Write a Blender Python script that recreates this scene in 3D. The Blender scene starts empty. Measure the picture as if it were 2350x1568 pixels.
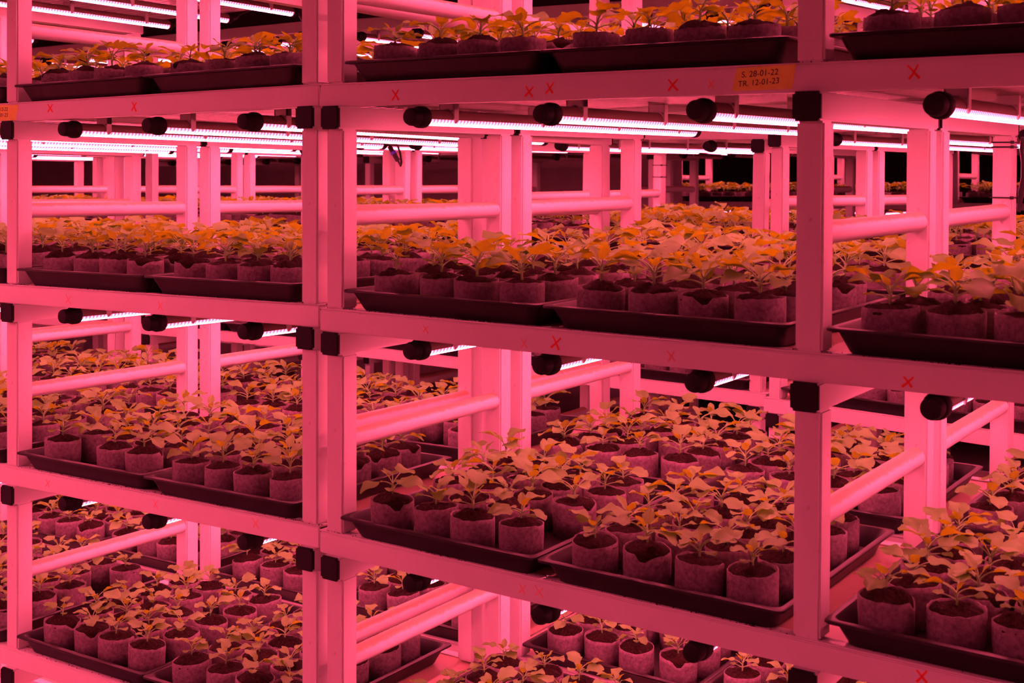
import bpy, bmesh, math, random
import numpy as np
from mathutils import Matrix, Vector

# ------------------------------------------------------------------ camera, world, exposure
scene = bpy.context.scene
ZC = 1.95                                   # camera height above the floor
F_PX, W_PX, H_PX = 2931.65, 2350, 1568
cam_d = bpy.data.cameras.new('camera')
cam_d.sensor_width = 36.0
cam_d.lens = F_PX / W_PX * 36.0
cam_d.shift_y = -(784 - 433.05) / W_PX      # level camera, rising-front framing (verticals stay vertical)
cam_d.clip_start, cam_d.clip_end = 0.05, 100
cam_d.dof.use_dof = True
cam_d.dof.focus_distance = 3.5
cam_d.dof.aperture_fstop = 9.0
camera = bpy.data.objects.new('camera', cam_d)
camera.location = (0, 0, ZC)
camera.rotation_euler = (math.radians(90), 0, 0)
scene.collection.objects.link(camera)
scene.camera = camera
world = bpy.data.worlds.new('dark_room')
world.use_nodes = True
world.node_tree.nodes['Background'].inputs[0].default_value = (0, 0, 0, 1)
world.node_tree.nodes['Background'].inputs[1].default_value = 0
scene.world = world
vs = scene.view_settings
vs.view_transform = 'Standard'
vs.look = 'None'
vs.exposure = 0.0
vs.gamma = 1.0
vs.use_curve_mapping = False
cy = scene.cycles
cy.max_bounces, cy.diffuse_bounces, cy.glossy_bounces, cy.transmission_bounces = 4, 3, 2, 3
cy.caustics_reflective = cy.caustics_refractive = False
cy.use_adaptive_sampling = True
cy.adaptive_threshold = 0.06
cy.use_light_tree = False
LAMP = (1.0, 0.075, 0.165)                  # colour of the red/blue grow lamps
LAMP_POWER = 96.0

col = scene.collection
rng = random.Random(7)

# ------------------------------------------------------------------ materials
MATS = {}
def new_mat(name):
    m = bpy.data.materials.new(name); m.use_nodes = True
    MATS[name] = m
    nt = m.node_tree
    return m, nt, nt.nodes['Principled BSDF']
def noise(nt, scale, detail=3.0, rough=0.6, coord='Object'):
    tc = nt.nodes.new('ShaderNodeTexCoord')
    n = nt.nodes.new('ShaderNodeTexNoise')
    n.inputs['Scale'].default_value = scale
    n.inputs['Detail'].default_value = detail
    n.inputs['Roughness'].default_value = rough
    nt.links.new(tc.outputs[coord], n.inputs['Vector'])
    return n
def ramp(nt, src, stops):
    r = nt.nodes.new('ShaderNodeValToRGB')
    els = r.color_ramp.elements
    while len(els) < len(stops): els.new(0.5)
    for e, (p, c) in zip(els, stops):
        e.position = p; e.color = (*c, 1)
    nt.links.new(src, r.inputs[0])
    return r
def bump(nt, bs, src, strength, dist=0.002):
    b = nt.nodes.new('ShaderNodeBump')
    b.inputs['Strength'].default_value = strength
    b.inputs['Distance'].default_value = dist
    nt.links.new(src, b.inputs['Height'])
    nt.links.new(b.outputs[0], bs.inputs['Normal'])
def mix_rgb(nt, fac, a, b):
    m = nt.nodes.new('ShaderNodeMix'); m.data_type = 'RGBA'
    for s, v in ((0, fac), (6, a), (7, b)):
        if hasattr(v, 'links') or hasattr(v, 'is_linked'): nt.links.new(v, m.inputs[s])
        elif isinstance(v, (int, float)): m.inputs[s].default_value = v
        else: m.inputs[s].default_value = (*v, 1)
    return m.outputs[2]

def painted(name, base, dirt, rough=0.42, amount=0.35):
    m, nt, bs = new_mat(name)
    n1 = noise(nt, 3.0, 5.0)
    r1 = ramp(nt, n1.outputs[0], [(0.35, base), (0.75, tuple(c * 0.94 for c in base))])
    n2 = noise(nt, 55.0, 2.0)
    r2 = ramp(nt, n2.outputs[0], [(0.70, (0, 0, 0)), (0.76, (1, 1, 1))])
    mul = nt.nodes.new('ShaderNodeMath'); mul.operation = 'MULTIPLY'
    nt.links.new(r2.outputs[0], mul.inputs[0]); mul.inputs[1].default_value = amount
    c = mix_rgb(nt, mul.outputs[0], r1.outputs[0], dirt)
    nt.links.new(c, bs.inputs['Base Color'])
    bs.inputs['Roughness'].default_value = rough
    bs.inputs['Specular IOR Level'].default_value = 0.35
    bump(nt, bs, noise(nt, 260.0, 2.0).outputs[0], 0.06, 0.0006)
    return m
M_WHITE = painted('white_powder_coat', (0.72, 0.72, 0.72), (0.30, 0.22, 0.17), amount=0.30)
M_RAIL = painted('white_rail_coat', (0.75, 0.75, 0.75), (0.20, 0.13, 0.10), amount=0.25)
M_DECK = painted('soiled_deck_coat', (0.42, 0.31, 0.23), (0.16, 0.09, 0.06), rough=0.4, amount=0.8)
M_UNDER = painted('white_corrugated_underside', (0.50, 0.47, 0.45), (0.4, 0.35, 0.3), rough=0.24, amount=0.2)
M_UNDER.node_tree.nodes['Principled BSDF'].inputs['Metallic'].default_value = 0.45
M_HOUSING = painted('lamp_housing_shaded', (0.22, 0.15, 0.12), (0.15, 0.1, 0.08), rough=0.45, amount=0.1)  # white housing coloured dark brown, its unlit look put into the colour
M_CLIP = painted('white_clip_plastic', (0.72, 0.70, 0.70), (0.5, 0.45, 0.4), rough=0.5, amount=0.1)

# tubes: the same paint, with orange-brown dust lying on their upper side
m, nt, bs = new_mat('dusty_tube_paint')
geo = nt.nodes.new('ShaderNodeNewGeometry')
sep = nt.nodes.new('ShaderNodeSeparateXYZ'); nt.links.new(geo.outputs['Normal'], sep.inputs[0])
n = noise(nt, 45.0, 5.0, 0.7)
ma = nt.nodes.new('ShaderNodeMath'); ma.operation = 'MULTIPLY_ADD'
nt.links.new(n.outputs[0], ma.inputs[0]); ma.inputs[1].default_value = 0.6
nt.links.new(sep.outputs[2], ma.inputs[2])
r = ramp(nt, ma.outputs[0], [(0.75, (0, 0, 0)), (1.35, (0.8, 0.8, 0.8))])
nt.links.new(mix_rgb(nt, r.outputs[0], (0.72, 0.72, 0.72), (0.68, 0.40, 0.19)), bs.inputs['Base Color'])
bs.inputs['Roughness'].default_value = 0.5
bs.inputs['Specular IOR Level'].default_value = 0.3
M_TUBE = m

m, nt, bs = new_mat('black_plastic_cap')
bs.inputs['Base Color'].default_value = (0.007, 0.007, 0.008, 1); bs.inputs['Roughness'].default_value = 0.6; bs.inputs['Specular IOR Level'].default_value = 0.25
bump(nt, bs, noise(nt, 300.0).outputs[0], 0.1, 0.0005)
M_BLACK = m
m, nt, bs = new_mat('black_tray_plastic')
r = ramp(nt, noise(nt, 25.0, 4.0).outputs[0], [(0.4, (0.005, 0.0045, 0.005)), (0.8, (0.016, 0.012, 0.011))])
nt.links.new(r.outputs[0], bs.inputs['Base Color']); bs.inputs['Roughness'].default_value = 0.42; bs.inputs['Specular IOR Level'].default_value = 0.35
M_TRAY = m
m, nt, bs = new_mat('fibre_pot_fabric')
n = noise(nt, 120.0, 4.0, 0.7)
r = ramp(nt, n.outputs[0], [(0.3, (0.13, 0.105, 0.12)), (0.7, (0.29, 0.245, 0.265))])
n2 = noise(nt, 14.0, 3.0)
r2 = ramp(nt, n2.outputs[0], [(0.55, (0, 0, 0)), (0.75, (0.5, 0.5, 0.5))])
nt.links.new(mix_rgb(nt, r2.outputs[0], r.outputs[0], (0.09, 0.05, 0.04)), bs.inputs['Base Color'])
bs.inputs['Roughness'].default_value = 0.95; bs.inputs['Specular IOR Level'].default_value = 0.1
bump(nt, bs, n.outputs[0], 0.5, 0.0015)
M_POT = m
m, nt, bs = new_mat('peat_soil')
n = noise(nt, 190.0, 5.0, 0.75)
r = ramp(nt, n.outputs[0], [(0.36, (0.006, 0.003, 0.002)), (0.56, (0.026, 0.011, 0.005)), (0.665, (0.06, 0.026, 0.012)), (0.71, (0.42, 0.36, 0.32))])
nt.links.new(r.outputs[0], bs.inputs['Base Color']); bs.inputs['Roughness'].default_value = 0.95
bs.inputs['Specular IOR Level'].default_value = 0.2
bump(nt, bs, n.outputs[0], 1.0, 0.004)
M_SOIL = m

def leaf_mat(name, top, trans, tw):
    m = bpy.data.materials.new(name); m.use_nodes = True
    nt = m.node_tree; nt.nodes.clear()
    out = nt.nodes.new('ShaderNodeOutputMaterial')
    oi = nt.nodes.new('ShaderNodeObjectInfo')
    n = noise(nt, 30.0, 3.0, 0.6, 'Object')
    r = ramp(nt, n.outputs[0], [(0.3, tuple(c * 0.85 for c in top)), (0.7, tuple(min(1, c * 1.1) for c in top))])
    df = nt.nodes.new('ShaderNodeBsdfDiffuse'); nt.links.new(r.outputs[0], df.inputs[0])
    tr = nt.nodes.new('ShaderNodeBsdfTranslucent'); tr.inputs[0].default_value = (*trans, 1)
    mx = nt.nodes.new('ShaderNodeMixShader'); mx.inputs[0].default_value = tw
    nt.links.new(df.outputs[0], mx.inputs[1]); nt.links.new(tr.outputs[0], mx.inputs[2])
    gl = nt.nodes.new('ShaderNodeBsdfGlossy'); gl.inputs[0].default_value = (0.9, 0.9, 0.9, 1); gl.inputs[1].default_value = 0.5
    mx2 = nt.nodes.new('ShaderNodeMixShader'); mx2.inputs[0].default_value = 0.035
    nt.links.new(mx.outputs[0], mx2.inputs[1]); nt.links.new(gl.outputs[0], mx2.inputs[2])
    nt.links.new(mx2.outputs[0], out.inputs[0])
    return m
M_LEAF = leaf_mat('seedling_leaf', (0.215, 0.465, 0.112), (0.42, 0.58, 0.0), 0.40)
M_STEM = leaf_mat('seedling_stem', (0.36, 0.66, 0.24), (0.45, 0.7, 0.1), 0.25)

# lamp lens: a diffuser with a row of LEDs showing through
m = bpy.data.materials.new('lit_led_lens'); m.use_nodes = True
nt = m.node_tree; nt.nodes.clear()
out = nt.nodes.new('ShaderNodeOutputMaterial'); em = nt.nodes.new('ShaderNodeEmission')
tc = nt.nodes.new('ShaderNodeTexCoord')
wv = nt.nodes.new('ShaderNodeTexWave'); wv.bands_direction = 'Y'; wv.inputs['Scale'].default_value = 26.0
nt.links.new(tc.outputs['Object'], wv.inputs['Vector'])
mr = nt.nodes.new('ShaderNodeMapRange'); mr.inputs[3].default_value = LAMP_POWER * 0.3; mr.inputs[4].default_value = LAMP_POWER * 1.7
gn = nt.nodes.new('ShaderNodeNewGeometry'); sx = nt.nodes.new('ShaderNodeSeparateXYZ'); nt.links.new(gn.outputs['Normal'], sx.inputs[0])
ab = nt.nodes.new('ShaderNodeMath'); ab.operation = 'ABSOLUTE'; nt.links.new(sx.outputs[2], ab.inputs[0])
pw = nt.nodes.new('ShaderNodeMath'); pw.operation = 'POWER'; nt.links.new(ab.outputs[0], pw.inputs[0]); pw.inputs[1].default_value = 4.0
pm_ = nt.nodes.new('ShaderNodeMath'); pm_.operation = 'MULTIPLY_ADD'; nt.links.new(pw.outputs[0], pm_.inputs[0]); pm_.inputs[1].default_value = 0.965; pm_.inputs[2].default_value = 0.035
mm2 = nt.nodes.new('ShaderNodeMath'); mm2.operation = 'MULTIPLY'; nt.links.new(pm_.outputs[0], mm2.inputs[0]); nt.links.new(mr.outputs[0], mm2.inputs[1])
nt.links.new(wv.outputs[1], mr.inputs[0]); nt.links.new(mm2.outputs[0], em.inputs[1])
em.inputs[0].default_value = (*LAMP, 1); nt.links.new(em.outputs[0], out.inputs[0])
M_LENS = m
m, nt, bs = new_mat('unlit_lens'); bs.inputs['Base Color'].default_value = (0.6, 0.6, 0.6, 1); bs.inputs['Roughness'].default_value = 0.3
M_LENS_OFF = m
m, nt, bs = new_mat('red_marker_ink'); bs.inputs['Base Color'].default_value = (0.86, 0.06, 0.02, 1); bs.inputs['Roughness'].default_value = 0.6
M_INK = m
m, nt, bs = new_mat('faded_marker_ink'); bs.inputs['Base Color'].default_value = (0.84, 0.38, 0.30, 1); bs.inputs['Roughness'].default_value = 0.6
M_INK_FADED = m
m, nt, bs = new_mat('yellow_tape')
r = ramp(nt, noise(nt, 60.0).outputs[0], [(0.3, (0.78, 0.80, 0.10)), (0.7, (0.85, 0.90, 0.16))])
nt.links.new(r.outputs[0], bs.inputs['Base Color']); bs.inputs['Roughness'].default_value = 0.6
M_TAPE = m
m, nt, bs = new_mat('black_pen_ink'); bs.inputs['Base Color'].default_value = (0.01, 0.01, 0.012, 1); bs.inputs['Roughness'].default_value = 0.6
M_PEN = m
m, nt, bs = new_mat('black_cable'); bs.inputs['Base Color'].default_value = (0.02, 0.018, 0.02, 1); bs.inputs['Roughness'].default_value = 0.35
M_CABLE = m
m, nt, bs = new_mat('blue_connector_ring'); bs.inputs['Base Color'].default_value = (0.08, 0.05, 0.75, 1); bs.inputs['Roughness'].default_value = 0.4
M_RING = m
def concrete(name, a, b):
    m, nt, bs = new_mat(name)
    r = ramp(nt, noise(nt, 2.5, 6.0).outputs[0], [(0.3, a), (0.7, b)])
    nt.links.new(r.outputs[0], bs.inputs['Base Color']); bs.inputs['Roughness'].default_value = 0.8
    bump(nt, bs, noise(nt, 40.0, 5.0).outputs[0], 0.2, 0.004)
    return m
M_FLOOR = concrete('concrete_floor', (0.12, 0.11, 0.10), (0.20, 0.19, 0.18))
M_WALL = concrete('dim_wall_paint', (0.36, 0.33, 0.33), (0.46, 0.43, 0.43))
M_CEIL = concrete('dark_ceiling', (0.05, 0.045, 0.045), (0.08, 0.07, 0.07))

# ------------------------------------------------------------------ mesh helpers
def mesh(name, verts, faces, mats, fmat=None, smooth=False):
    me = bpy.data.meshes.new(name)
    me.from_pydata([tuple(v) for v in verts], [], faces)
    for mt in (mats if isinstance(mats, (list, tuple)) else [mats]): me.materials.append(mt)
    if fmat is not None: me.polygons.foreach_set('material_index', fmat)
    if smooth: me.polygons.foreach_set('use_smooth', [True] * len(me.polygons))
    me.update()
    return me
def box_mesh(name, lo, hi, mat, bev=0.0, segs=2):
    bm = bmesh.new()
    bmesh.ops.create_cube(bm, size=1.0)
    for v in bm.verts:
        v.co = Vector([lo[i] + (v.co[i] + 0.5) * (hi[i] - lo[i]) for i in range(3)])
    if bev > 0:
        bmesh.ops.bevel(bm, geom=bm.edges[:], offset=bev, segments=segs, affect='EDGES')
    me = bpy.data.meshes.new(name); bm.to_mesh(me); bm.free()
    me.materials.append(mat)
    return me
class Geo:
    def __init__(s): s.v, s.f = [], []
    def add(s, vs_, fs):
        o = len(s.v); s.v += [tuple(v) for v in vs_]; s.f += [tuple(i + o for i in f) for f in fs]
    def lathe(s, prof, axis='y', seg=20, cen=(0, 0, 0), close=True):
        # prof: list of (radius, position along the axis)
        vs_, fs = [], []
        for r, p in prof:
            for i in range(seg):
                a = 2 * math.pi * i / seg
                q = (r * math.cos(a), p, r * math.sin(a)) if axis == 'y' else (r * math.cos(a), r * math.sin(a), p)
                vs_.append((q[0] + cen[0], q[1] + cen[1], q[2] + cen[2]))
        for k in range(len(prof) - 1):
            for i in range(seg):
                j = (i + 1) % seg
                f = (k * seg + i, k * seg + j, (k + 1) * seg + j, (k + 1) * seg + i)
                fs.append(f if axis != 'y' else f[::-1])
        if close:
            a_ = tuple(range(seg)); b_ = tuple(range((len(prof) - 1) * seg, len(prof) * seg))
            fs += [a_ if axis == 'y' else a_[::-1], b_[::-1] if axis == 'y' else b_]
        s.add(vs_, fs)
    def tube(s, pts, r, seg=6, radii=None):
        pts = [Vector(p) for p in pts]; vs_, fs = [], []
        for i, p in enumerate(pts):
            d = (pts[min(i + 1, len(pts) - 1)] - pts[max(i - 1, 0)]).normalized()
            up = Vector((0, 0, 1)) if abs(d.z) < 0.95 else Vector((1, 0, 0))
            a = d.cross(up).normalized(); b = a.cross(d)
            rr = radii[i] if radii else r
            for k in range(seg):
                t = 2 * math.pi * k / seg
                vs_.append(p + a * rr * math.cos(t) + b * rr * math.sin(t))
        for i in range(len(pts) - 1):
            for k in range(seg):
                j = (k + 1) % seg
                fs.append((i * seg + k, i * seg + j, (i + 1) * seg + j, (i + 1) * seg + k))
        fs += [tuple(range(seg))[::-1], tuple(range((len(pts) - 1) * seg, len(pts) * seg))]
        s.add(vs_, fs)
    def box(s, lo, hi):
        x0, y0, z0 = lo; x1, y1, z1 = hi
        s.add([(x0, y0, z0), (x1, y0, z0), (x1, y1, z0), (x0, y1, z0), (x0, y0, z1), (x1, y0, z1), (x1, y1, z1), (x0, y1, z1)],
              [(0, 3, 2, 1), (4, 5, 6, 7), (0, 1, 5, 4), (1, 2, 6, 5), (2, 3, 7, 6), (3, 0, 4, 7)])
    def mesh(s, name, mat, smooth=False): return mesh(name, s.v, s.f, mat, smooth=smooth)
def smooth_by_angle(me, ang=40):
    me.polygons.foreach_set('use_smooth', [True] * len(me.polygons))
    try: me.set_sharp_from_angle(angle=math.radians(ang))
    except Exception: pass
    return me
def obj(name, me, parent=None, loc=None, mat=None):
    o = bpy.data.objects.new(name, me); col.objects.link(o)
    if parent is not None: o.parent = parent
    if loc is not None: o.location = loc
    if mat is not None: o.matrix_local = mat
    return o
def tag(o, label, cat, group=None, kind=None):
    o['label'] = label; o['category'] = cat
    if group: o['group'] = group
    if kind: o['kind'] = kind
    return o
def struct(name, me):
    o = obj(name, me); o['kind'] = 'structure'; return o
def thing(name, mat, label, cat, group=None):
    o = bpy.data.objects.new(name, None); col.objects.link(o)
    o.empty_display_size = 0.05; o.matrix_world = mat
    return tag(o, label, cat, group)

# ------------------------------------------------------------------ rack dimensions
T, HR, HB, S = 0.5037, 0.0517, 0.05, 0.05      # tier pitch, rail height, beam height, post section
D = 0.61                                       # front face of the rear post
SHELF_D = D + S
POST_H = T - HR - HB
PROJ = 0.0183                                  # beam overhang in front of the rail
ROW = 0.708                                    # pitch of two racks standing back to back
TUBE_Z, TUBE_R = 0.205, 0.021
LAMP_U = (0.235, 0.57, 0.91)
LAMP_Z, LAMP_R = -0.078, 0.0175

def frame(yaw_deg, a, b, t):
    yaw = math.radians(yaw_deg); c, s = math.cos(yaw), math.sin(yaw)
    u = Vector((c, s, a)).normalized(); v = Vector((-s, c, b)); v = (v - u * u.dot(v)).normalized(); w = u.cross(v)
    M = Matrix((u, v, w)).transposed().to_4x4(); M.translation = Vector((t[0], t[1], t[2] + ZC))
    return M
FR_R = frame(-34.692, -0.01394, 0.01462, (-0.41598, 2.86062, 0.23512))
FR_L = frame(-33.567, 0.00129, -0.0004, (-0.48603, 2.94060, 0.23933))
FR_C1 = frame(-33.66, 0.0, 0.0, (-1.928, 6.7106, 0.2393 + 0.055))
def at(M, u, v=0.0, z=0.0): return M @ Matrix.Translation((u, v, z))
WL, WR, WC = 1.105, 1.1103, 1.103
c2 = at(FR_C1, WC + 0.1016).translation
FR_C2 = frame(-33.66, -0.022, 0.010, (c2.x, c2.y, 0.2393 + 0.047))
FR_C3 = frame(-44.0, -0.01, 0.0, (0.932, 4.60, 0.2393 + 0.013))

# ------------------------------------------------------------------ room
struct('floor', box_mesh('floor', (-9, -3, -0.1), (11, 18, 0), M_FLOOR))
struct('ceiling', box_mesh('ceiling', (-9, -3, 3.35), (11, 18, 3.5), M_CEIL))
wl = struct('wall_partition', box_mesh('wall_partition', (-7.5, 0, 0), (0.95, 0.12, 3.35), M_WALL))
wl.matrix_world = at(FR_C1, 0, 4.3) ; wl.location.z = 0
struct('wall_back', box_mesh('wall_back', (-9, 17.8, 0), (11, 18, 3.35), M_CEIL))
struct('wall_left', box_mesh('wall_left', (-9, -3, 0), (-8.8, 17.8, 3.35), M_WALL))
struct('wall_right', box_mesh('wall_right', (10.8, -3, 0), (11, 17.8, 3.35), M_WALL))
struct('wall_front', box_mesh('wall_front', (-8.8, -3, 0), (10.8, -2.8, 3.35), M_WALL))

# ------------------------------------------------------------------ shared rack meshes
ME_POST = box_mesh('post', (0, 0, 0), (S, S, POST_H), M_WHITE, 0.004, 2)
smooth_by_angle(ME_POST, 50)
ME_BEAM = box_mesh('cross_beam', (0, -PROJ + 0.006, -HR - HB), (S, SHELF_D + PROJ - 0.006, -HR), M_WHITE, 0.003, 2)
smooth_by_angle(ME_BEAM, 50)
def cap_mesh():
    bm = bmesh.new(); bmesh.ops.create_cube(bm, size=1.0)
    for v in bm.verts: v.co = Vector(((v.co.x + .5) * 0.0515 - 0.00075, (v.co.y - .5) * 0.0075, (v.co.z - .5) * 0.0515 + 0.00075))
    bmesh.ops.bevel(bm, geom=[e for e in bm.edges if abs((e.verts[0].co - e.verts[1].co).y) > 0.004], offset=0.005, segments=3, affect='EDGES')
    bmesh.ops.bevel(bm, geom=[e for e in bm.edges if all(v.co.y < -0.006 for v in e.verts)], offset=0.0015, segments=2, affect='EDGES')
    me = bpy.data.meshes.new('end_cap'); bm.to_mesh(me); bm.free(); me.materials.append(M_BLACK)
    return smooth_by_angle(me)
ME_CAP = cap_mesh()
g = Geo(); g.lathe([(TUBE_R, S), (TUBE_R, D)], 'y', 24)
ME_TUBE = smooth_by_angle(g.mesh('side_tube', M_TUBE))
ME_FOOT = box_mesh('foot', (0, 0, -1), (S, S, 0), M_BLACK)

def shelf_meshes(w):
    """deck with a corrugated underside, and the two edge rails, for a shelf from u=-0.02 to u=w"""
    u0, u1 = -0.02, w
    prof = [(0.004, -0.004), (SHELF_D - 0.004, -0.004), (SHELF_D - 0.004, -0.020)]
    n = 16; p = (SHELF_D - 0.008 - 0.05) / n
    for i in range(n):
        v = SHELF_D - 0.029 - i * p
        prof += [(v, -0.020), (v - p * 0.16, -0.0415), (v - p * 0.5, -0.0415), (v - p * 0.66, -0.020)]
    prof += [(0.004, -0.020)]
    k = len(prof)
    vs_ = [(u0, a, b) for a, b in prof] + [(u1, a, b) for a, b in prof]
    fs = [(i, (i + 1) % k, k + (i + 1) % k, k + i) for i in range(k)] + [tuple(range(k))[::-1], tuple(range(k, 2 * k))]
    deck = mesh('shelf', vs_, fs, [M_DECK, M_UNDER], [0 if i in (0, k - 1) else 1 for i in range(k)] + [1, 1])
    def rail_mesh(name, v0, v1, lip0, lip1):
        a = box_mesh(name, (u0, v0, -HR), (u1, v1, -0.0042), M_RAIL, 0.0022, 2)
        b = box_mesh('lip', (u0, lip0, -0.0030), (u1, lip1, 0), M_RAIL, 0.0006, 1)
        c = box_mesh('web', (u0 + .001, v0 + .004, -0.005), (u1 - .001, v1 - .004, -0.002), M_RAIL)
        bm = bmesh.new(); bm.from_mesh(a); bm.from_mesh(b); bm.from_mesh(c); bm.to_mesh(a); bm.free()
        return a
    rail = rail_mesh('front_rail', 0, 0.028, 0.0004, 0.029)
    rail2 = rail_mesh('rear_rail', SHELF_D - 0.028, SHELF_D, SHELF_D - 0.029, SHELF_D - 0.0004)
    return deck, smooth_by_angle(rail, 50), smooth_by_angle(rail2, 50)
SHELF_CACHE = {}

# ------------------------------------------------------------------ racks
def build_rack(M, W, label, ks, plain=False, frames=3, end=0.02):
    root = thing('growing_rack', M, label, 'rack', 'white steel growing racks')
    w = (frames - 1) * W + S + end
    key = round(w, 4)
    if key not in SHELF_CACHE: SHELF_CACHE[key] = shelf_meshes(w)
    deck, rail, rail2 = SHELF_CACHE[key]
    shelves = {}
    for k in ks:
        z = -k * T
        sh = obj('shelf', deck, root, (0, 0, z)); shelves[k] = sh
        obj('front_rail', rail, sh); obj('rear_rail', rail2, sh)
        for i in range(frames):
            u = i * W
            bm_ = obj('cross_beam', ME_BEAM, root, (u, 0, z))
            obj('end_cap', ME_CAP, bm_, (0, -PROJ + 0.0075, -HR))
            c = obj('end_cap', ME_CAP, bm_); c.matrix_local = Matrix.Translation((S, SHELF_D + PROJ - 0.0075, -HR)) @ Matrix.Rotation(math.pi, 4, 'Z')
            if k == max(ks):
                for v in (0, D):
                    wz = (M @ Vector((u, v, z - HR - HB))).z
                    ft = obj('foot', ME_FOOT, root, (u, v, z - HR - HB)); ft.scale = (1, 1, max(0.01, wz))
            if k == min(ks): continue
            obj('post', ME_POST, root, (u, 0, z)); obj('post', ME_POST, root, (u, D, z))
            obj('side_tube', ME_TUBE, root, (u + S / 2, 0, z + TUBE_Z))
    return root, shelves

# ------------------------------------------------------------------ lamps
LAMP_LONG, LAMP_SHORT = 1.345, 0.605       # lamps run through both racks of a back-to-back pair
def lamp_meshes(y1):
    r = LAMP_R; y0 = 0.05; A0, A1 = math.radians(-12), math.radians(192)
    def arc(a0, a1, n, rad):
        vs_ = []; fs = []
        for i in range(n + 1):
            a = a0 + (a1 - a0) * i / n
            for y in (y0, y1): vs_.append((rad * math.cos(a), y, rad * math.sin(a)))
        for i in range(n): fs.append((2 * i + 1, 2 * i + 3, 2 * i + 2, 2 * i))
        return vs_, fs
    vs_, fs = arc(A1, A0 + 2 * math.pi, 8, r)
    lens = mesh('lens', vs_, fs, M_LENS, smooth=True)
    lens_off = mesh('lens', vs_, fs, M_LENS_OFF, smooth=True)
    g = Geo(); vs_, fs = arc(A0, A1, 10, r + 0.0008); g.add(vs_, fs)
    q = r + .0008
    g.add([(q * math.cos(A0), y0, q * math.sin(A0)), (q * math.cos(A0), y1, q * math.sin(A0)), (q * math.cos(A1), y1, q * math.sin(A1)), (q * math.cos(A1), y0, q * math.sin(A1))], [(0, 1, 2, 3)])
    housing = smooth_by_angle(g.mesh('housing', M_HOUSING), 50)
    g = Geo(); g.lathe([(0.0185, y1 - .002), (0.0205, y1), (0.0205, y1 + .017), (0.013, y1 + .021)], 'y', 16)
    return lens, lens_off, housing, smooth_by_angle(g.mesh('end_plug', M_BLACK), 35)
ME_LAMP = {True: lamp_meshes(LAMP_LONG), False: lamp_meshes(LAMP_SHORT)}
g = Geo(); g.lathe([(0.012, 0.004), (0.0175, 0.006), (0.0195, 0.012), (0.0195, 0.030), (0.0225, 0.033), (0.0238, 0.038), (0.0238, 0.052), (0.0225, 0.056), (0.018, 0.056)], 'y', 20)
ME_LCAP = smooth_by_angle(g.mesh('end_cap', M_BLACK), 35)
def clip_mesh():
    # a strap round the tube with two pointed jaws, hung from a block under the shelf
    g = Geo(); n = 18; vs_ = []; fs = []; r = LAMP_R
    for i in range(n + 1):
        a = math.radians(-32 + 244 * i / n); w = .008 if 1 < i < n - 1 else (.0055 if i in (1, n - 1) else .002)
        for rad, y in ((r + 0.001, -w), (r + 0.001, w), (r + 0.0042, w), (r + 0.0042, -w)):
            vs_.append((rad * math.cos(a), y, rad * math.sin(a)))
    for i in range(n):
        for j in range(4):
            k = (j + 1) % 4; fs.append((4 * i + j, 4 * i + k, 4 * i + 4 + k, 4 * i + 4 + j))
    fs += [(0, 1, 2, 3), (4 * n + 3, 4 * n + 2, 4 * n + 1, 4 * n)]
    g.add(vs_, fs)
    top = -LAMP_Z - 0.0415
    g.box((-r - .004, -0.008, 0.004), (-r - .0005, 0.008, top)); g.box((r + .0005, -0.008, 0.004), (r + .004, 0.008, top))
    g.box((-r - .004, -0.008, r + 0.001), (r + .004, 0.008, top))
    return g.mesh('clip', M_CLIP)
ME_CLIP = clip_mesh()
def lead_mesh(kind):
    g = Geo()
    if kind == 'loop':
        g.tube([(0, .0, 0), (0.0, .03, -.004), (0.012, .05, -.03), (0.03, .046, -.062), (0.052, .03, -.078), (0.072, .01, -.066), (0.082, -.01, -.034), (0.075, -.02, .0), (0.055, -.03, .02), (0.03, -.05, .034)], .0042, 7)
        g.tube([(0.0, .032, -.008), (0.028, .046, -.060)], .0088, 8)
    else:
        g.tube([(0, .0, 0), (0.0, .028, .004), (0.012, .034, .016), (0.05, .028, .026), (0.12, .01, .03)], .0042, 7)
        g.tube([(0, .002, 0), (0.003, .034, .011)], .0088, 8)
    return smooth_by_angle(g.mesh('power_lead', M_CABLE))
ME_LEAD, ME_LEAD_LOOP = lead_mesh('tidy'), lead_mesh('loop')
g = Geo(); g.tube([(0.010, .0375, -.027), (0.0145, .040, -.035)], .0108, 10)
ME_RING = smooth_by_angle(g.mesh('connector_ring', M_RING))
ORD = ['first', 'second', 'third', 'fourth', 'fifth', 'sixth']
def build_lamp(M, u, v, z, label, lit=True, detail=2, loop=False, long=True):
    """detail 2: all parts, 1: no lead, 0: housing, lens, front cap and one clip"""
    root = thing('grow_lamp', at(M, u, v, z + LAMP_Z), label, 'lamp', 'tubular grow lamps under the shelves')
    lens, lens_off, housing, plug = ME_LAMP[long]; y1 = LAMP_LONG if long else LAMP_SHORT
    obj('housing', housing, root); obj('lens', lens if lit else lens_off, root); obj('end_cap', ME_LCAP, root)
    for y in ((.145, .50, .87, 1.22) if long else (.145, .50))[:4 if detail else 1]: obj('clip', ME_CLIP, root, (0, y, 0))
    if detail >= 1: obj('end_plug', plug, root)
    if detail >= 2:
        ld = obj('power_lead', ME_LEAD_LOOP if loop else ME_LEAD, root, (0, y1 + .018, 0))
        if loop: obj('connector_ring', ME_RING, ld)
    return root

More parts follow.
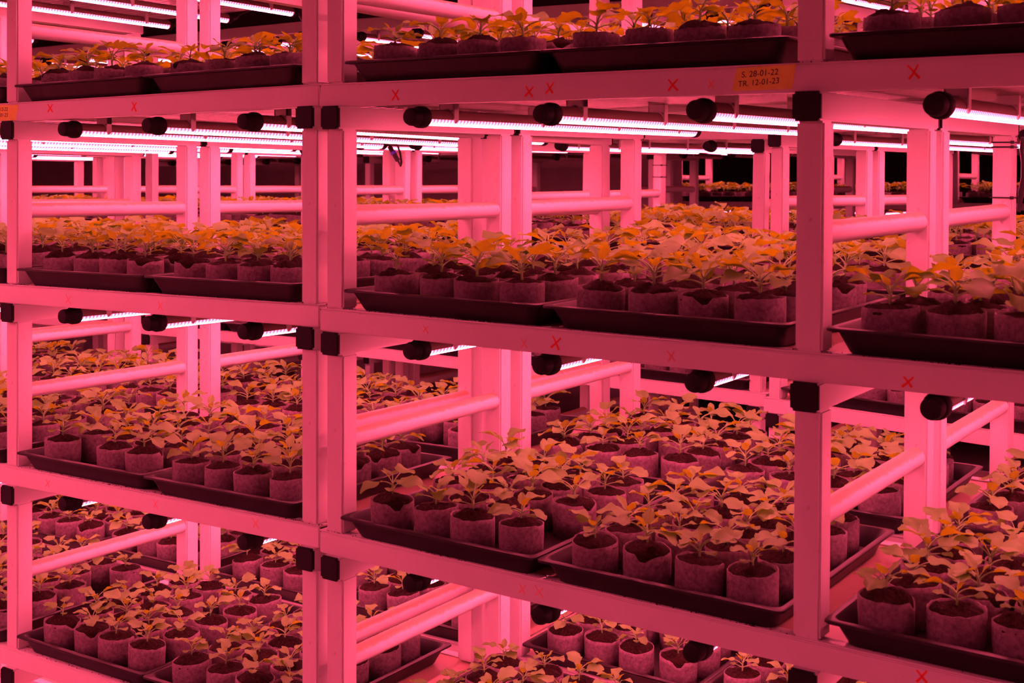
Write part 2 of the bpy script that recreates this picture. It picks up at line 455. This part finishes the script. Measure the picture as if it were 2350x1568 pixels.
# ------------------------------------------------------------------ trays
def tray_mesh():
    Lx, Ly = 0.520, 0.618
    def ring(inset, z, rad):
        pts = []
        x0, x1, y0, y1 = inset, Lx - inset, inset, Ly - inset
        for cx, cy, a0 in ((x1 - rad, y1 - rad, 0), (x0 + rad, y1 - rad, 90), (x0 + rad, y0 + rad, 180), (x1 - rad, y0 + rad, 270)):
            for i in range(5):
                a = math.radians(a0 + 22.5 * i); pts.append((cx + rad * math.cos(a), cy + rad * math.sin(a), z))
        return pts
    rings = [ring(.0315, 0.0, .022), ring(.029, .002, .024), ring(.0130, .040, .02), ring(.0012, .0405, .012), ring(0, .042, .012), ring(.0005, .0455, .012),
             ring(.003, .0468, .013), ring(.012, .0468, .02), ring(.0145, .044, .02), ring(.031, .006, .022), ring(.035, .0045, .02)]
    n = len(rings[0]); vs_ = [p for r in rings for p in r]; fs = []
    for k in range(len(rings) - 1):
        for i in range(n):
            j = (i + 1) % n; fs.append((k * n + i, k * n + j, (k + 1) * n + j, (k + 1) * n + i))
    fs += [tuple(range(n))[::-1], tuple(range((len(rings) - 1) * n, len(rings) * n))]
    return smooth_by_angle(mesh('seedling_tray', vs_, fs, M_TRAY), 30)
ME_TRAY = tray_mesh()
TRAY_U = (0.058, 0.583)      # tray corner, measured from the left post of its bay
TRAY_V = -0.021

# ------------------------------------------------------------------ seedlings
def leaf_geo(par, nb, nc, st):
    """one leaf: stalk and blade, growing from the origin along +x; returns verts, faces, material index"""
    lp, lb, wb, e0, e1, e2, wav, heart, ph = par
    V, Fc, Mi = [], [], []
    x = z = 0.0; cl = []
    for i in range(st):
        e = e0 + (e1 - e0) * i / st; cl.append((x, z, e)); x += lp / st * math.cos(e); z += lp / st * math.sin(e)
    cl.append((x, z, e1))
    for i, (px, pz, e) in enumerate(cl):
        r = 0.0017 - 0.0006 * i / st
        for a in (90, 210, 330):
            a = math.radians(a); V.append((px - r * math.sin(a) * math.sin(e), r * math.cos(a), pz + r * math.sin(a) * math.cos(e)))
    for i in range(st):
        for k in range(3):
            j = (k + 1) % 3; Fc.append((3 * i + k, 3 * i + 3 + k, 3 * i + 3 + j, 3 * i + j)); Mi.append(1)
    o = len(V)
    for i in range(nb):
        t = i / (nb - 1); e = e1 + (e2 - e1) * t
        if heart: p = min(1, .35 + 2.2 * t) * math.sqrt(max(.06, 1 - max(0, (t - .25) / .75) ** 2.6))
        else: p = (max(0.02, math.sin(math.pi * min(1, .06 + t * .93) ** .86)) ** .72)
        w = wb / 2 * max(.08, p)
        for j in range(nc):
            q = -1 + 2 * j / (nc - 1); aq = abs(q)
            up = 0.16 * w * aq ** 1.5 - 0.0010 * math.exp(-(q * 5) ** 2) + wav * w * math.sin(ph + 7.5 * t + (2.1 if q > 0 else 0)) * aq ** 2
            lobe = 1 + (.075 * math.sin(21 * t + ph + (1.3 if q > 0 else 0)) * aq ** 3)
            V.append((x - up * math.sin(e), w * q * lobe, z + up * math.cos(e)))
        if i < nb - 1: x += lb / (nb - 1) * math.cos(e); z += lb / (nb - 1) * math.sin(e)
    for i in range(nb - 1):
        for j in range(nc - 1):
            a = o + i * nc + j; Fc.append((a, a + nc, a + nc + 1, a + 1)); Mi.append(0)
    return V, Fc, Mi
rl = random.Random(11)
R_ = math.radians
LEAF_PAR = []
for i in range(4):     # broad true leaves, blades held flat or drooping
    LEAF_PAR.append((rl.uniform(.026, .034), rl.uniform(.041, .049), rl.uniform(.032, .039), R_(rl.uniform(46, 60)), R_(rl.uniform(4, 18)), R_(rl.uniform(-26, -6)), .20, False, rl.uniform(0, 6.28)))
for i in range(2):     # younger upright leaves
    LEAF_PAR.append((rl.uniform(.014, .02), rl.uniform(.028, .034), rl.uniform(.019, .024), R_(70), R_(58), R_(rl.uniform(15, 35)), .18, False, rl.uniform(0, 6.28)))
for i in range(2):     # seed leaves, short and heart shaped
    LEAF_PAR.append((rl.uniform(.022, .028), .019, .025, R_(rl.uniform(20, 34)), R_(8), R_(-18), .10, True, rl.uniform(0, 6.28)))
LEAF_HI = [leaf_geo(p, 12, 9, 4) for p in LEAF_PAR]
LEAF_GEO = [leaf_geo(p, 6, 5, 2) for p in LEAF_PAR]
LEAF_ME = [mesh('leaf', v, f, [M_LEAF, M_STEM], mi, smooth=True) for v, f, mi in LEAF_HI]

POT_R, POT_H = 0.0475, 0.074
def pot_geo(rs, seg, torn):
    V, Fc = [], []
    rim = [POT_H + rs.uniform(-.0016, .0016) + .003 * math.sin(6.28 * i / seg + seg) - (rs.uniform(.004, .013) if torn and seg * .15 <= i <= seg * .27 else 0) for i in range(seg)]
    ell = 1 + rs.uniform(-.035, .035); seam = rs.randrange(seg)
    ring = [(0.92, 0.0), (0.985, 0.006), (1.0, 0.5), (1.01, 0.85), (1.0, 1.0), (0.955, 1.0), (0.94, 0.80)]
    for k, (rr, h) in enumerate(ring):
        for i in range(seg):
            a = 2 * math.pi * i / seg
            r = POT_R * rr * (1 + rs.uniform(-.006, .006) + .02 * h * math.sin(2 * a + seam)) + (0.0022 if i in (seam, (seam + 1) % seg) and k < 5 else 0)
            z = (rim[i] * h) if h > .6 else POT_H * h
            V.append((r * math.cos(a) * ell, r * math.sin(a) / ell, z))
    for k in range(len(ring) - 1):
        for i in range(seg):
            j = (i + 1) % seg; Fc.append((k * seg + i, k * seg + j, (k + 1) * seg + j, (k + 1) * seg + i))
    Fc.append(tuple(range(seg))[::-1])
    return V, Fc
def soil_geo(rs, seg, fine):
    V, Fc = [], []
    dome = rs.uniform(.004, .014); lump = [(rs.uniform(0, 6.28), rs.uniform(.15, .8), rs.uniform(-.006, .008), rs.uniform(.15, .3)) for _ in range(7)]
    prof = ((.95, .056), (.985, .066), (.93, .0705), (.80, .0715), (.62, .072), (.42, .0725), (.20, .073)) if fine else ((.95, .056), (.975, .068), (.72, .0715), (.34, .0728))
    for rr, h in prof:
        for i in range(seg):
            a = 2 * math.pi * i / seg + (.5 * math.pi / seg if fine and len(V) // seg % 2 else 0); r = rr * rs.uniform(.965, 1.0)
            x, y = r * math.cos(a), r * math.sin(a)
            lz = sum(hh * math.exp(-((x - q * math.cos(b)) ** 2 + (y - q * math.sin(b)) ** 2) / w ** 2) for b, q, hh, w in lump)
            V.append((POT_R * x, POT_R * y, h + dome * (1 - rr * rr) + ((lz + rs.uniform(-.0022, .0022)) if rr not in (.95,) else 0)))
    n = len(prof); zc = prof[-1][1] + dome
    V.append((0, 0, zc))
    for k in range(n - 1):
        for i in range(seg):
            j = (i + 1) % seg; Fc.append((k * seg + i, k * seg + j, (k + 1) * seg + j, (k + 1) * seg + i))
    for i in range(seg): Fc.append(((n - 1) * seg + i, (n - 1) * seg + (i + 1) % seg, n * seg))
    return V, Fc, zc - .002
NPOT, NSOIL, NPLANT = 8, 7, 14
POTS = [pot_geo(rl, 28, i % 3 == 0) for i in range(NPOT)]
SOILS = [soil_geo(rl, 26, True) for i in range(NSOIL)]
POTS_LO = [pot_geo(rl, 10, i % 3 == 0) for i in range(NPOT)]
SOILS_LO = [soil_geo(rl, 10, False) for i in range(NSOIL)]
POT_ME = [mesh('fibre_pot', v, f, M_POT, smooth=True) for v, f in POTS]
SOIL_ME = [mesh('soil', v, f, M_SOIL, smooth=True) for v, f, h in SOILS]
def plant_variant(rs):
    """leaf list [(leaf index, matrix)] about the stem foot, and stem height"""
    hs = rs.uniform(.016, .026); L = []
    az = rs.uniform(0, 6.28)
    for k in range(2):
        L.append((6 + k, Matrix.Translation((0, 0, hs * .5)) @ Matrix.Rotation(az + math.pi * k + rs.uniform(-.3, .3), 4, 'Z') @ Matrix.Scale(rs.uniform(.85, 1.1), 4)))
    az += 1.5
    for k in range(rs.choice((4, 4, 5))):
        L.append((rs.randrange(4), Matrix.Translation((0, 0, hs * (.7 + .08 * k))) @ Matrix.Rotation(az, 4, 'Z') @ Matrix.Rotation(R_(rs.uniform(-22, 14)), 4, 'Y') @ Matrix.Rotation(R_(rs.uniform(-18, 18)), 4, 'X') @ Matrix.Scale(rs.uniform(.82, 1.12), 4)))
        az += 2.1 + rs.uniform(-.35, .35)
    for k in range(rs.choice((1, 2))):
        L.append((4 + k, Matrix.Translation((0, 0, hs * .95)) @ Matrix.Rotation(az, 4, 'Z') @ Matrix.Scale(rs.uniform(.6, 1.0), 4))); az += 2.6
    return L, hs
PLANTS = [plant_variant(rl) for i in range(NPLANT)]
STEM_ME = []
STEM_GEO = []
for L, hs in PLANTS:
    g = Geo(); g.tube([(0, 0, -.008), (0.0008, 0, hs * .5), (0, 0, hs)], .002, 6, [.0022, .002, .0026])
    STEM_GEO.append((g.v, g.f)); STEM_ME.append(g.mesh('stem', M_STEM, True))

cam_inv_x, cam_y = 0, 0
def project(p):
    if p.y < 0.3: return None
    return 1175 + F_PX * p.x / p.y, 433.05 - F_PX * (p.z - ZC) / p.y
PLANT_SPOTS = []     # every seedling: (matrix, pot, soil, plant, scale, label)
def fill_tray(M, k, tray_name, size, rs, keep_all=False):
    for r in range(5):
        for c in range(4):
            u = .260 + (c - 1.5) * .1115 + (.007 if r % 2 else -.007) + rs.uniform(-.0045, .0045)
            v = .309 + (r - 2) * .1085 + rs.uniform(-.0045, .0045) + (.004 if c % 2 else -.002)
            rot = rs.uniform(0, 6.28); tl = (rs.uniform(-.06, .06), rs.uniform(-.06, .06))
            pi_, si_, li_, sc = rs.randrange(NPOT), rs.randrange(NSOIL), rs.randrange(NPLANT), size * rs.uniform(.82, 1.15)
            prot = rs.uniform(0, 6.28); skip = rs.random() < .03
            if skip: continue
            mm = M @ Matrix.Translation((u, v, .0052)) @ Matrix.Rotation(rot, 4, 'Z') @ Matrix.Rotation(tl[0] * .5, 4, 'X')
            pr = project(mm @ Vector((0, 0, .08)))
            if pr is None or not (-180 < pr[0] < 2530 and -260 < pr[1] < 1760): continue
            PLANT_SPOTS.append((mm, pi_, si_, li_, sc, prot, tl, tray_name, r, c))

# ------------------------------------------------------------------ lay out the place
SHELF_NAME = {-1: 'topmost shelf', 0: 'upper shelf', 1: 'second shelf', 2: 'third shelf', 3: 'fourth shelf', 4: 'bottom shelf'}
SIZE = {0: 1.12, 1: 1.28, 2: 1.10, 3: 0.95}
RACKS = []
def rack_set(M, W, key, label, bays, ks, lit, plants, detail, lamps=None, loops=(), seed=0, end=0.02, long=True):
    root, shelves = build_rack(M, W, label, ks, end=end)
    rs = random.Random(seed)
    for k in ks:
        for b in range(2):
            if k in (lit if lamps is None else lamps):
                for i, lu in enumerate(LAMP_U):
                    build_lamp(M, b * W + lu, 0, -k * T, '%s lamp under the %s, %s' % (ORD[i], SHELF_NAME[k], bays[b]),
                               k in lit, detail, (k, b, i) in loops, long)
            if k in plants:
                for j, tu in enumerate(TRAY_U):
                    Mt = at(M, b * W + tu + rs.uniform(-.003, .004), TRAY_V + rs.uniform(-.004, .006), -k * T + .0002)
                    tn = '%s tray, %s, %s' % (('left', 'right')[j], SHELF_NAME[k], bays[b])
                    cpt = Mt @ Vector((.26, .3, .05)); pr = project(cpt)
                    if pr is None or not (-420 < pr[0] < 2750 and -420 < pr[1] < 1950): continue
                    to = obj('seedling_tray', ME_TRAY); to.matrix_world = Mt
                    tag(to, 'black plastic seedling ' + tn, 'tray', 'black seedling trays')
                    fill_tray(Mt, k, tn, SIZE.get(k, 1.0), rs)
    RACKS.append((key, M, root, shelves))
    return root, shelves
KS, LIT, PL = range(-1, 5), (-1, 0, 1, 2, 3), (0, 1, 2, 3)
W2 = 2 * WL
rack_set(at(FR_L, -W2), WL, 'AL', 'white steel growing rack on the left of the near row', ('near row far-left bay', 'near row left bay'), KS, LIT, PL, 2, loops=((0, 1, 0), (-1, 0, 2), (0, 0, 2)), seed=1, end=.005)
rack_set(FR_R, WR, 'AR', 'white steel growing rack on the right of the near row', ('near row middle bay', 'near row right bay'), KS, LIT, PL, 2, seed=2)
rack_set(at(FR_L, -W2, ROW), WL, 'BL', 'white steel growing rack standing directly behind the left near rack', ('second row left bay', 'second row centre-left bay'), KS, LIT, PL, 2, lamps=(), seed=3, end=.005)
rack_set(at(FR_R, 0, ROW), WR, 'BR', 'white steel growing rack standing directly behind the right near rack', ('second row centre-right bay', 'second row right bay'), KS, LIT, PL, 2, lamps=(), seed=4)
rack_set(at(FR_L, -2.316 - W2, ROW), WL, 'BLL', 'white steel growing rack at the far left of the second row', ('second row outermost-left bay', 'second row next-to-left bay'), KS, LIT, PL, 1, lamps=(), seed=5)
rack_set(at(FR_L, -2.316 - W2), WL, 'ALL', 'white steel growing rack beyond the left end of the near row', ('near row outermost-left bay', 'near row next-to-left bay'), KS, LIT, PL, 1, seed=14)
KS3, LIT3, PL3 = range(-1, 5), (-1, 0, 1), (0, 1, 2)
rack_set(at(FR_C1, -WC), WC, 'C1', 'white growing rack across the aisle behind the second row, left', ('third row left bay', 'third row centre-left bay'), KS3, LIT3, PL3, 1, seed=6)
rack_set(at(FR_C1, -WC, ROW), WC, 'D1', 'white growing rack at the back of the third row, left', ('fourth row left bay', 'fourth row centre-left bay'), KS3, LIT3, PL3, 1, lamps=(), seed=7)
rack_set(at(FR_C1, -WC - .1 - 2 * WC), WC, 'C0', 'white growing rack across the aisle behind the second row, outermost left', ('third row outer bay', 'third row outer-left bay'), KS3, LIT3, PL3, 0, seed=12)
rack_set(at(FR_C1, -WC - .1 - 2 * WC, ROW), WC, 'D0', 'white growing rack at the back of the third row, outermost left', ('fourth row outer bay', 'fourth row outer-left bay'), KS3, LIT3, PL3, 0, lamps=(), seed=13)
rack_set(FR_C2, WC, 'C2', 'white growing rack across the aisle behind the second row, centre', ('third row centre bay', 'third row centre-right bay'), KS3, LIT3, PL3, 1, seed=8)
rack_set(at(FR_C2, 0, ROW), WC, 'D2', 'white growing rack at the back of the third row, centre', ('fourth row centre bay', 'fourth row centre-right bay'), KS3, LIT3, PL3, 1, lamps=(), seed=9)
rack_set(FR_C3, WC, 'C3', 'white growing rack across the aisle, turned slightly, right', ('third row right bay', 'third row outer-right bay'), KS3, LIT3, PL3, 1, seed=10)
rack_set(at(FR_C3, 0, ROW), WC, 'D3', 'white growing rack at the back of the turned right rack', ('fourth row right bay', 'fourth row outer-right bay'), KS3, LIT3, PL3, 1, lamps=(), seed=11)
# unlit racks further back, and one lit row behind them
KS5 = range(-1, 5)
for n, (u, v) in enumerate(((-3.35, 2.9), (-.95, 2.9), (1.45, 2.9), (3.85, 2.9))):
    rack_set(at(FR_C1, u, v), WC, 'E%d' % n, 'unlit empty growing rack far back, %s of four' % ('leftmost', 'left-hand', 'middle', 'right-hand')[n], ('first bay of the %s far unlit rack' % ('leftmost', 'left-hand', 'middle', 'right-hand')[n], 'second bay of the %s far unlit rack' % ('leftmost', 'left-hand', 'middle', 'right-hand')[n]), KS5, (), (), 0, lamps=(0,), seed=20 + n, long=False)
for n, u in enumerate((-.7, 1.62)):
    rack_set(at(FR_C1, u, 5.4, 0.10), WC, 'G%d' % n, 'lit growing rack in the farthest row, %s' % ('left', 'right')[n], ('first bay of the %s farthest rack' % ('left', 'right')[n], 'second bay of the %s farthest rack' % ('left', 'right')[n]), KS5, (0, 1), (1,), 0, seed=30 + n, long=False)
# the racks on the camera's side of the aisle and more racks added behind the camera, all out of frame; their lamps light the near fronts
for n, (u, v) in enumerate(((-0.26 - W2, -1.36), (-0.36 - 2 * W2 - .1, -1.36), (-0.6, -3.25), (1.75, -3.25))):
    nm = ('beside the camera', 'further left of the camera', 'added behind the camera, left', 'added behind the camera, right')[n]
    rack_set(at(FR_L, u, v), WL, 'Z%d' % n, 'white growing rack ' + nm, ('first bay of the rack ' + nm, 'second bay of the rack ' + nm), KS, LIT, (), 0, seed=40 + n, long=False)

# ------------------------------------------------------------------ seedlings: the 300 that show largest as things, the rest as one
HERO = {32,33,34,35,51,52,53,54,90,93,94,102,103,104,105,106,109,110,112,114,118,123,124,125,126,127,128,134,138,142,162,165,166,169,173,174,175,176,177,178,179,180,181,184,185,186,187,188,189,191,192,193,194,195,196,197,198,200,201,203,204,207,211,227,231,235,238,241,242,243,244,245,246,247,248,249,250,251,252,253,254,255,256,257,258,259,260,261,262,263,264,265,266,267,268,270,271,273,274,277,281,282,283,284,285,286,287,289,302,303,304,305,306,307,309,313,317,322,323,324,325,336,337,338,339,340,341,342,343,346,347,351,353,355,356,357,358,359,360,361,362,363,364,365,366,369,371,373,375,376,377,378,380,381,383,385,391,392,393,394,395,396,397,398,399,400,401,402,403,404,405,406,407,408,409,410,411,412,413,414,415,416,417,418,419,420,421,422,423,424,425,426,427,428,429,430,431,433,434,436,437,439,440,442,443,452,455,456,459,460,461,611,630,650,651,656,662,663,667,668,669,670,679,683,687,692,702,706,708,709,710,714,727,728,729,734,747,748,749,751,767,768,834,835,836,842,843,852,854,855,856,858,871,873,875,880,881,882,883,884,885,886,887,888,889,890,892,893,894,895,896,897,898,899,900,901,902,903,905,906,907,912,913,919,922,924,930,931,932,933,934,935,936,949,950,953,1066,2454,2455,2474}
spots = PLANT_SPOTS
if HERO is None:
    order = sorted(range(len(spots)), key=lambda i: spots[i][0].translation.y)
    HERO = set(order[:300])
print('SEEDLINGS', len(spots))
ROWN = ('front row', 'second row', 'third row', 'fourth row', 'back row')
def plant_matrix(sp):
    mm, pi_, si_, li_, sc, prot, tl = sp[:7]
    return Matrix.Translation((0, 0, SOILS[si_][2] - .001)) @ Matrix.Rotation(prot, 4, 'Z') @ Matrix.Rotation(tl[0], 4, 'X') @ Matrix.Rotation(tl[1], 4, 'Y') @ Matrix.Scale(sc, 4)
for i in sorted(HERO):
    sp = spots[i]; mm, pi_, si_, li_, sc, prot, tl, tn, r, c = sp
    root = thing('potted_seedling', mm, 'seedling, %s, %s pot, %s' % (ROWN[r], ORD[c], tn), 'seedling', 'seedlings in fibre pots')
    obj('fibre_pot', POT_ME[pi_], root); obj('soil', SOIL_ME[si_], root)
    pm = plant_matrix(sp)
    st = obj('stem', STEM_ME[li_], root, mat=pm)
    for gi, lm in PLANTS[li_][0]:
        obj('leaf', LEAF_ME[gi], root, mat=pm @ lm)
# baked variants for the rest
def np_geo(V, Fc, mat_idx):
    """triangulate fans -> verts, tris, mats"""
    tris, ms = [], []
    for n_, f in enumerate(Fc):
        for k in range(1, len(f) - 1):
            tris.append((f[0], f[k], f[k + 1])); ms.append(mat_idx if isinstance(mat_idx, int) else mat_idx[n_])
    return np.array(V, dtype=np.float64), np.array(tris, dtype=np.int64), np.array(ms, dtype=np.int32)
def xf(M, V):
    A = np.array(M); return V @ A[:3, :3].T + A[:3, 3]
PLANT_NP = []
for (L, hs), (sv, sf) in zip(PLANTS, STEM_GEO):
    parts = [np_geo(sv, sf, 3)]
    for gi, lm in L:
        v, t, ms = np_geo(LEAF_GEO[gi][0], LEAF_GEO[gi][1], [2 if q == 0 else 3 for q in LEAF_GEO[gi][2]])
        parts.append((xf(lm, v), t, ms))
    o = 0; vv, tt, mm_ = [], [], []
    for v, t, ms in parts: vv.append(v); tt.append(t + o); mm_.append(ms); o += len(v)
    PLANT_NP.append((np.vstack(vv), np.vstack(tt), np.concatenate(mm_)))
POT_NP = [np_geo(v, f, 0) for v, f in POTS_LO]
SOIL_NP = [np_geo(v, f, 1) for v, f, h in SOILS_LO]
vv, tt, mm_ = [], [], []; o = 0
for i, sp in enumerate(spots):
    if i in HERO: continue
    M = sp[0]
    for v, t, ms, X in ((*POT_NP[sp[1]], M), (*SOIL_NP[sp[2]], M), (*PLANT_NP[sp[3]], M @ plant_matrix(sp))):
        vv.append(xf(X, v)); tt.append(t + o); mm_.append(ms); o += len(v)
if vv:
    V = np.vstack(vv); Tt = np.vstack(tt); Ms = np.concatenate(mm_)
    me = bpy.data.meshes.new('seedling_crop')
    me.vertices.add(len(V)); me.vertices.foreach_set('co', V.astype(np.float32).ravel())
    me.loops.add(len(Tt) * 3); me.loops.foreach_set('vertex_index', Tt.astype(np.int32).ravel())
    me.polygons.add(len(Tt)); me.polygons.foreach_set('loop_start', np.arange(0, len(Tt) * 3, 3, dtype=np.int32))
    for mt in (M_POT, M_SOIL, M_LEAF, M_STEM): me.materials.append(mt)
    me.polygons.foreach_set('material_index', Ms); me.polygons.foreach_set('use_smooth', np.ones(len(Tt), dtype=bool))
    me.update(calc_edges=True); me.validate()
    tag(obj('seedling_crop', me), 'remaining potted seedlings filling the trays behind and further back', 'seedlings', kind='stuff')
    print('STUFF TRIS', len(Tt))

# ------------------------------------------------------------------ marker crosses on the rails
BY = {k: (M, root, sh) for k, M, root, sh in RACKS}
MARKS = (('AR', 0, .201, -.0308, .022, 1), ('AR', 0, .548, -.0335, .020, 1), ('AR', 0, .597, -.0281, .023, 1), ('AR', 0, .869, -.0308, .022, 1), ('AR', 0, .947, -.031, .017, 0), ('AR', 0, 1.314, -.0236, .024, 1),
         ('AL', 0, -.911, -.0207, .022, 1), ('AL', 0, -.573, -.0296, .025, 1), ('AL', 1, -.835, -.0304, .024, 0), ('AL', 1, -.475, -.0288, .019, 0), ('AR', 1, .537, -.0347, .020, 0), ('AR', 1, .613, -.0275, .027, 1),
         ('AR', 1, .868, -.0316, .021, 0), ('AR', 1, 1.309, -.0353, .020, 1), ('AL', 2, -.923, -.0274, .020, 0), ('AL', 2, -.493, -.0246, .021, 0), ('AL', 2, -.145, -.0237, .022, 0), ('AR', 2, .535, -.0283, .018, 0), ('AR', 2, .576, -.0256, .022, 0), ('AR', 2, 1.337, -.019, .022, 1), ('AR', 1, .285, -.0259, .016, 0))
rm = random.Random(5)
for key, k, u, z, sz, fresh in MARKS:
    u += W2 if key == 'AL' else 0
    g = Geo(); w = .0017 if fresh else .0011; sz *= 1.22
    for a in (rm.uniform(42, 58), rm.uniform(118, 134)):
        a = R_(a); h = sz / 2 * rm.uniform(.9, 1.15); bow = rm.uniform(-.0012, .0012); q = []
        for t in (-1, -.4, .3, 1):
            q.append((h * t * math.cos(a) + bow * (1 - t * t), h * t * math.sin(a), w * (1.15 - .25 * t)))
        vs_ = []
        for x, y, ww in q:
            for sd in (-1, 1):
                for dv in (0.0, -.0004):
                    vs_.append((u + x - sd * ww * math.sin(a), dv, z + y + sd * ww * math.cos(a)))
        fs = []
        for i in range(3):
            b0, b1 = 4 * i, 4 * i + 4
            fs += [(b0 + 1, b0 + 3, b1 + 3, b1 + 1), (b0, b0 + 1, b1 + 1, b1), (b0 + 2, b1 + 2, b1 + 3, b0 + 3)]
        fs += [(0, 2, 3, 1), (12, 13, 15, 14)]
        g.add(vs_, fs)
    obj('cross_mark', g.mesh('cross_mark', M_INK if fresh else M_INK_FADED), BY[key][2][k])

# ------------------------------------------------------------------ handwritten tape labels
def text_mesh(body, size, shear):
    cu = bpy.data.curves.new('handwriting', 'FONT'); cu.body = body; cu.size = size; cu.shear = shear; cu.extrude = .00012; cu.space_character = 1.02
    o = bpy.data.objects.new('tmp', cu); col.objects.link(o)
    bpy.context.view_layer.update()
    me = bpy.data.meshes.new_from_object(o.evaluated_get(bpy.context.evaluated_depsgraph_get()))
    bpy.data.objects.remove(o); me.materials.clear(); me.materials.append(M_PEN)
    return me
def tape_label(M, poly, lines, label):
    root = thing('tape_label', M, label, 'label', 'handwritten tape labels on the rails')
    n = len(poly)
    vs_ = [(x, -.0001, z) for x, z in poly] + [(x, -.0006, z) for x, z in poly]
    fs = [tuple(range(n))[::-1] if False else tuple(range(n)), tuple(range(n, 2 * n))[::-1]] + [(i, n + i, n + (i + 1) % n, (i + 1) % n) for i in range(n)]
    obj('tape', mesh('tape', vs_, fs, M_TAPE), root)
    for body, x, z, size, rot in lines:
        obj('handwriting', text_mesh(body, size, .12), root, mat=Matrix.Translation((x, -.0007, z)) @ Matrix.Rotation(R_(rot), 4, 'Y') @ Matrix.Rotation(R_(90), 4, 'X'))
tape_label(FR_R, [(.9879, -.0456), (1.1022, -.0455), (1.1095, -.002), (.9965, -.0045)], [('S. 28-01-22', 1.006, -.0222, .0150, -2.5), ('TR. 12-01-23', .9995, -.0385, .0145, -3)], 'yellow tape label with two handwritten dates beside the right post')
tape_label(FR_L, [(-1.195, -.0485), (-1.0596, -.049), (-1.0479, -.0068), (-1.19, -.003)], [('S. 28-12-22', -1.1665, -.0208, .0148, 1), ('TR. 12-01-23', -1.177, -.0368, .0148, 1)], 'yellow tape label with handwritten dates under the leftmost post')

# ------------------------------------------------------------------ cable ties and a hanging cable
def tie(M, label):
    g = Geo(); a, b = -.0014, S + .0014; r = .0022
    g.tube([(a, a, 0), (b, a, 0), (b, b, 0), (a, b, 0), (a, a, 0)], r, 6)
    g.box((b - .006, a - .004, -.004), (b + .003, a + .001, .004))
    o = obj('cable_tie', g.mesh('cable_tie', M_CABLE)); o.matrix_world = M
    tag(o, label, 'cable tie', 'black cable ties round posts')
for n, z in enumerate((-.119, -.131, -.262)):
    tie(at(FR_R, WR, ROW + D, z), '%s black cable tie down the second-row post on the right' % ORD[n])
tie(at(FR_C2, WC, ROW + D, -.155), 'upper black cable tie round the post behind the third row')
tie(at(FR_C2, WC, ROW + D, -.215), 'lower black cable tie round the post behind the third row')
g = Geo(); g.tube([(S + .012, .052, -.105), (S + .014, .055, -.135), (S + .022, .05, -.17), (S + .020, .055, -.21), (S + .010, .052, -.25), (S + .006, .050, -.30)], .008, 8, [.004, .010, .013, .012, .008, .004])
o = obj('hanging_cable', smooth_by_angle(g.mesh('hanging_cable', M_CABLE))); o.matrix_world = at(FR_R, WR, ROW + D)
tag(o, 'black cable bundle hanging beside the tied second-row post', 'cable')

# ------------------------------------------------------------------ spilled soil
rc = random.Random(3); g = Geo()
def crumb(M, u, v, z, r):
    p = [Vector((rc.uniform(-1, 1), rc.uniform(-1, 1), rc.uniform(-1, 1))) * r * .35 for _ in range(6)]
    ax = ((1, 0, 0), (0, 1, 0), (-1, 0, 0), (0, -1, 0), (0, 0, .8), (0, 0, -.6))
    g.add([M @ (Vector((u, v, z)) + Vector(a) * r + q) for a, q in zip(ax, p)], [(0, 1, 4), (1, 2, 4), (2, 3, 4), (3, 0, 4), (1, 0, 5), (2, 1, 5), (3, 2, 5), (0, 3, 5)])
for M, u0, u1 in ((FR_L, -1.1, 0.05), (FR_R, 0, 1.7)):
    for k in (0, 1, 2, 3):
        for cl in range(7):
            cu_, n, sp = rc.uniform(u0, u1), rc.randrange(4, 26), rc.uniform(.01, .06)
            for _ in range(n):
                r = rc.uniform(.0006, .0022); crumb(M, cu_ + rc.gauss(0, sp), rc.uniform(.001, .012), -k * T + r * .4, r)
        for _ in range(120):
            r = rc.uniform(.0006, .0018); crumb(M, rc.uniform(u0, u1), rc.uniform(.001, .02), -k * T + (r * .4), r)
sm = g.mesh('spilled_soil', M_SOIL)
tag(obj('spilled_soil', sm), 'dark soil crumbs spilled along the shelf edges', 'soil', kind='stuff')
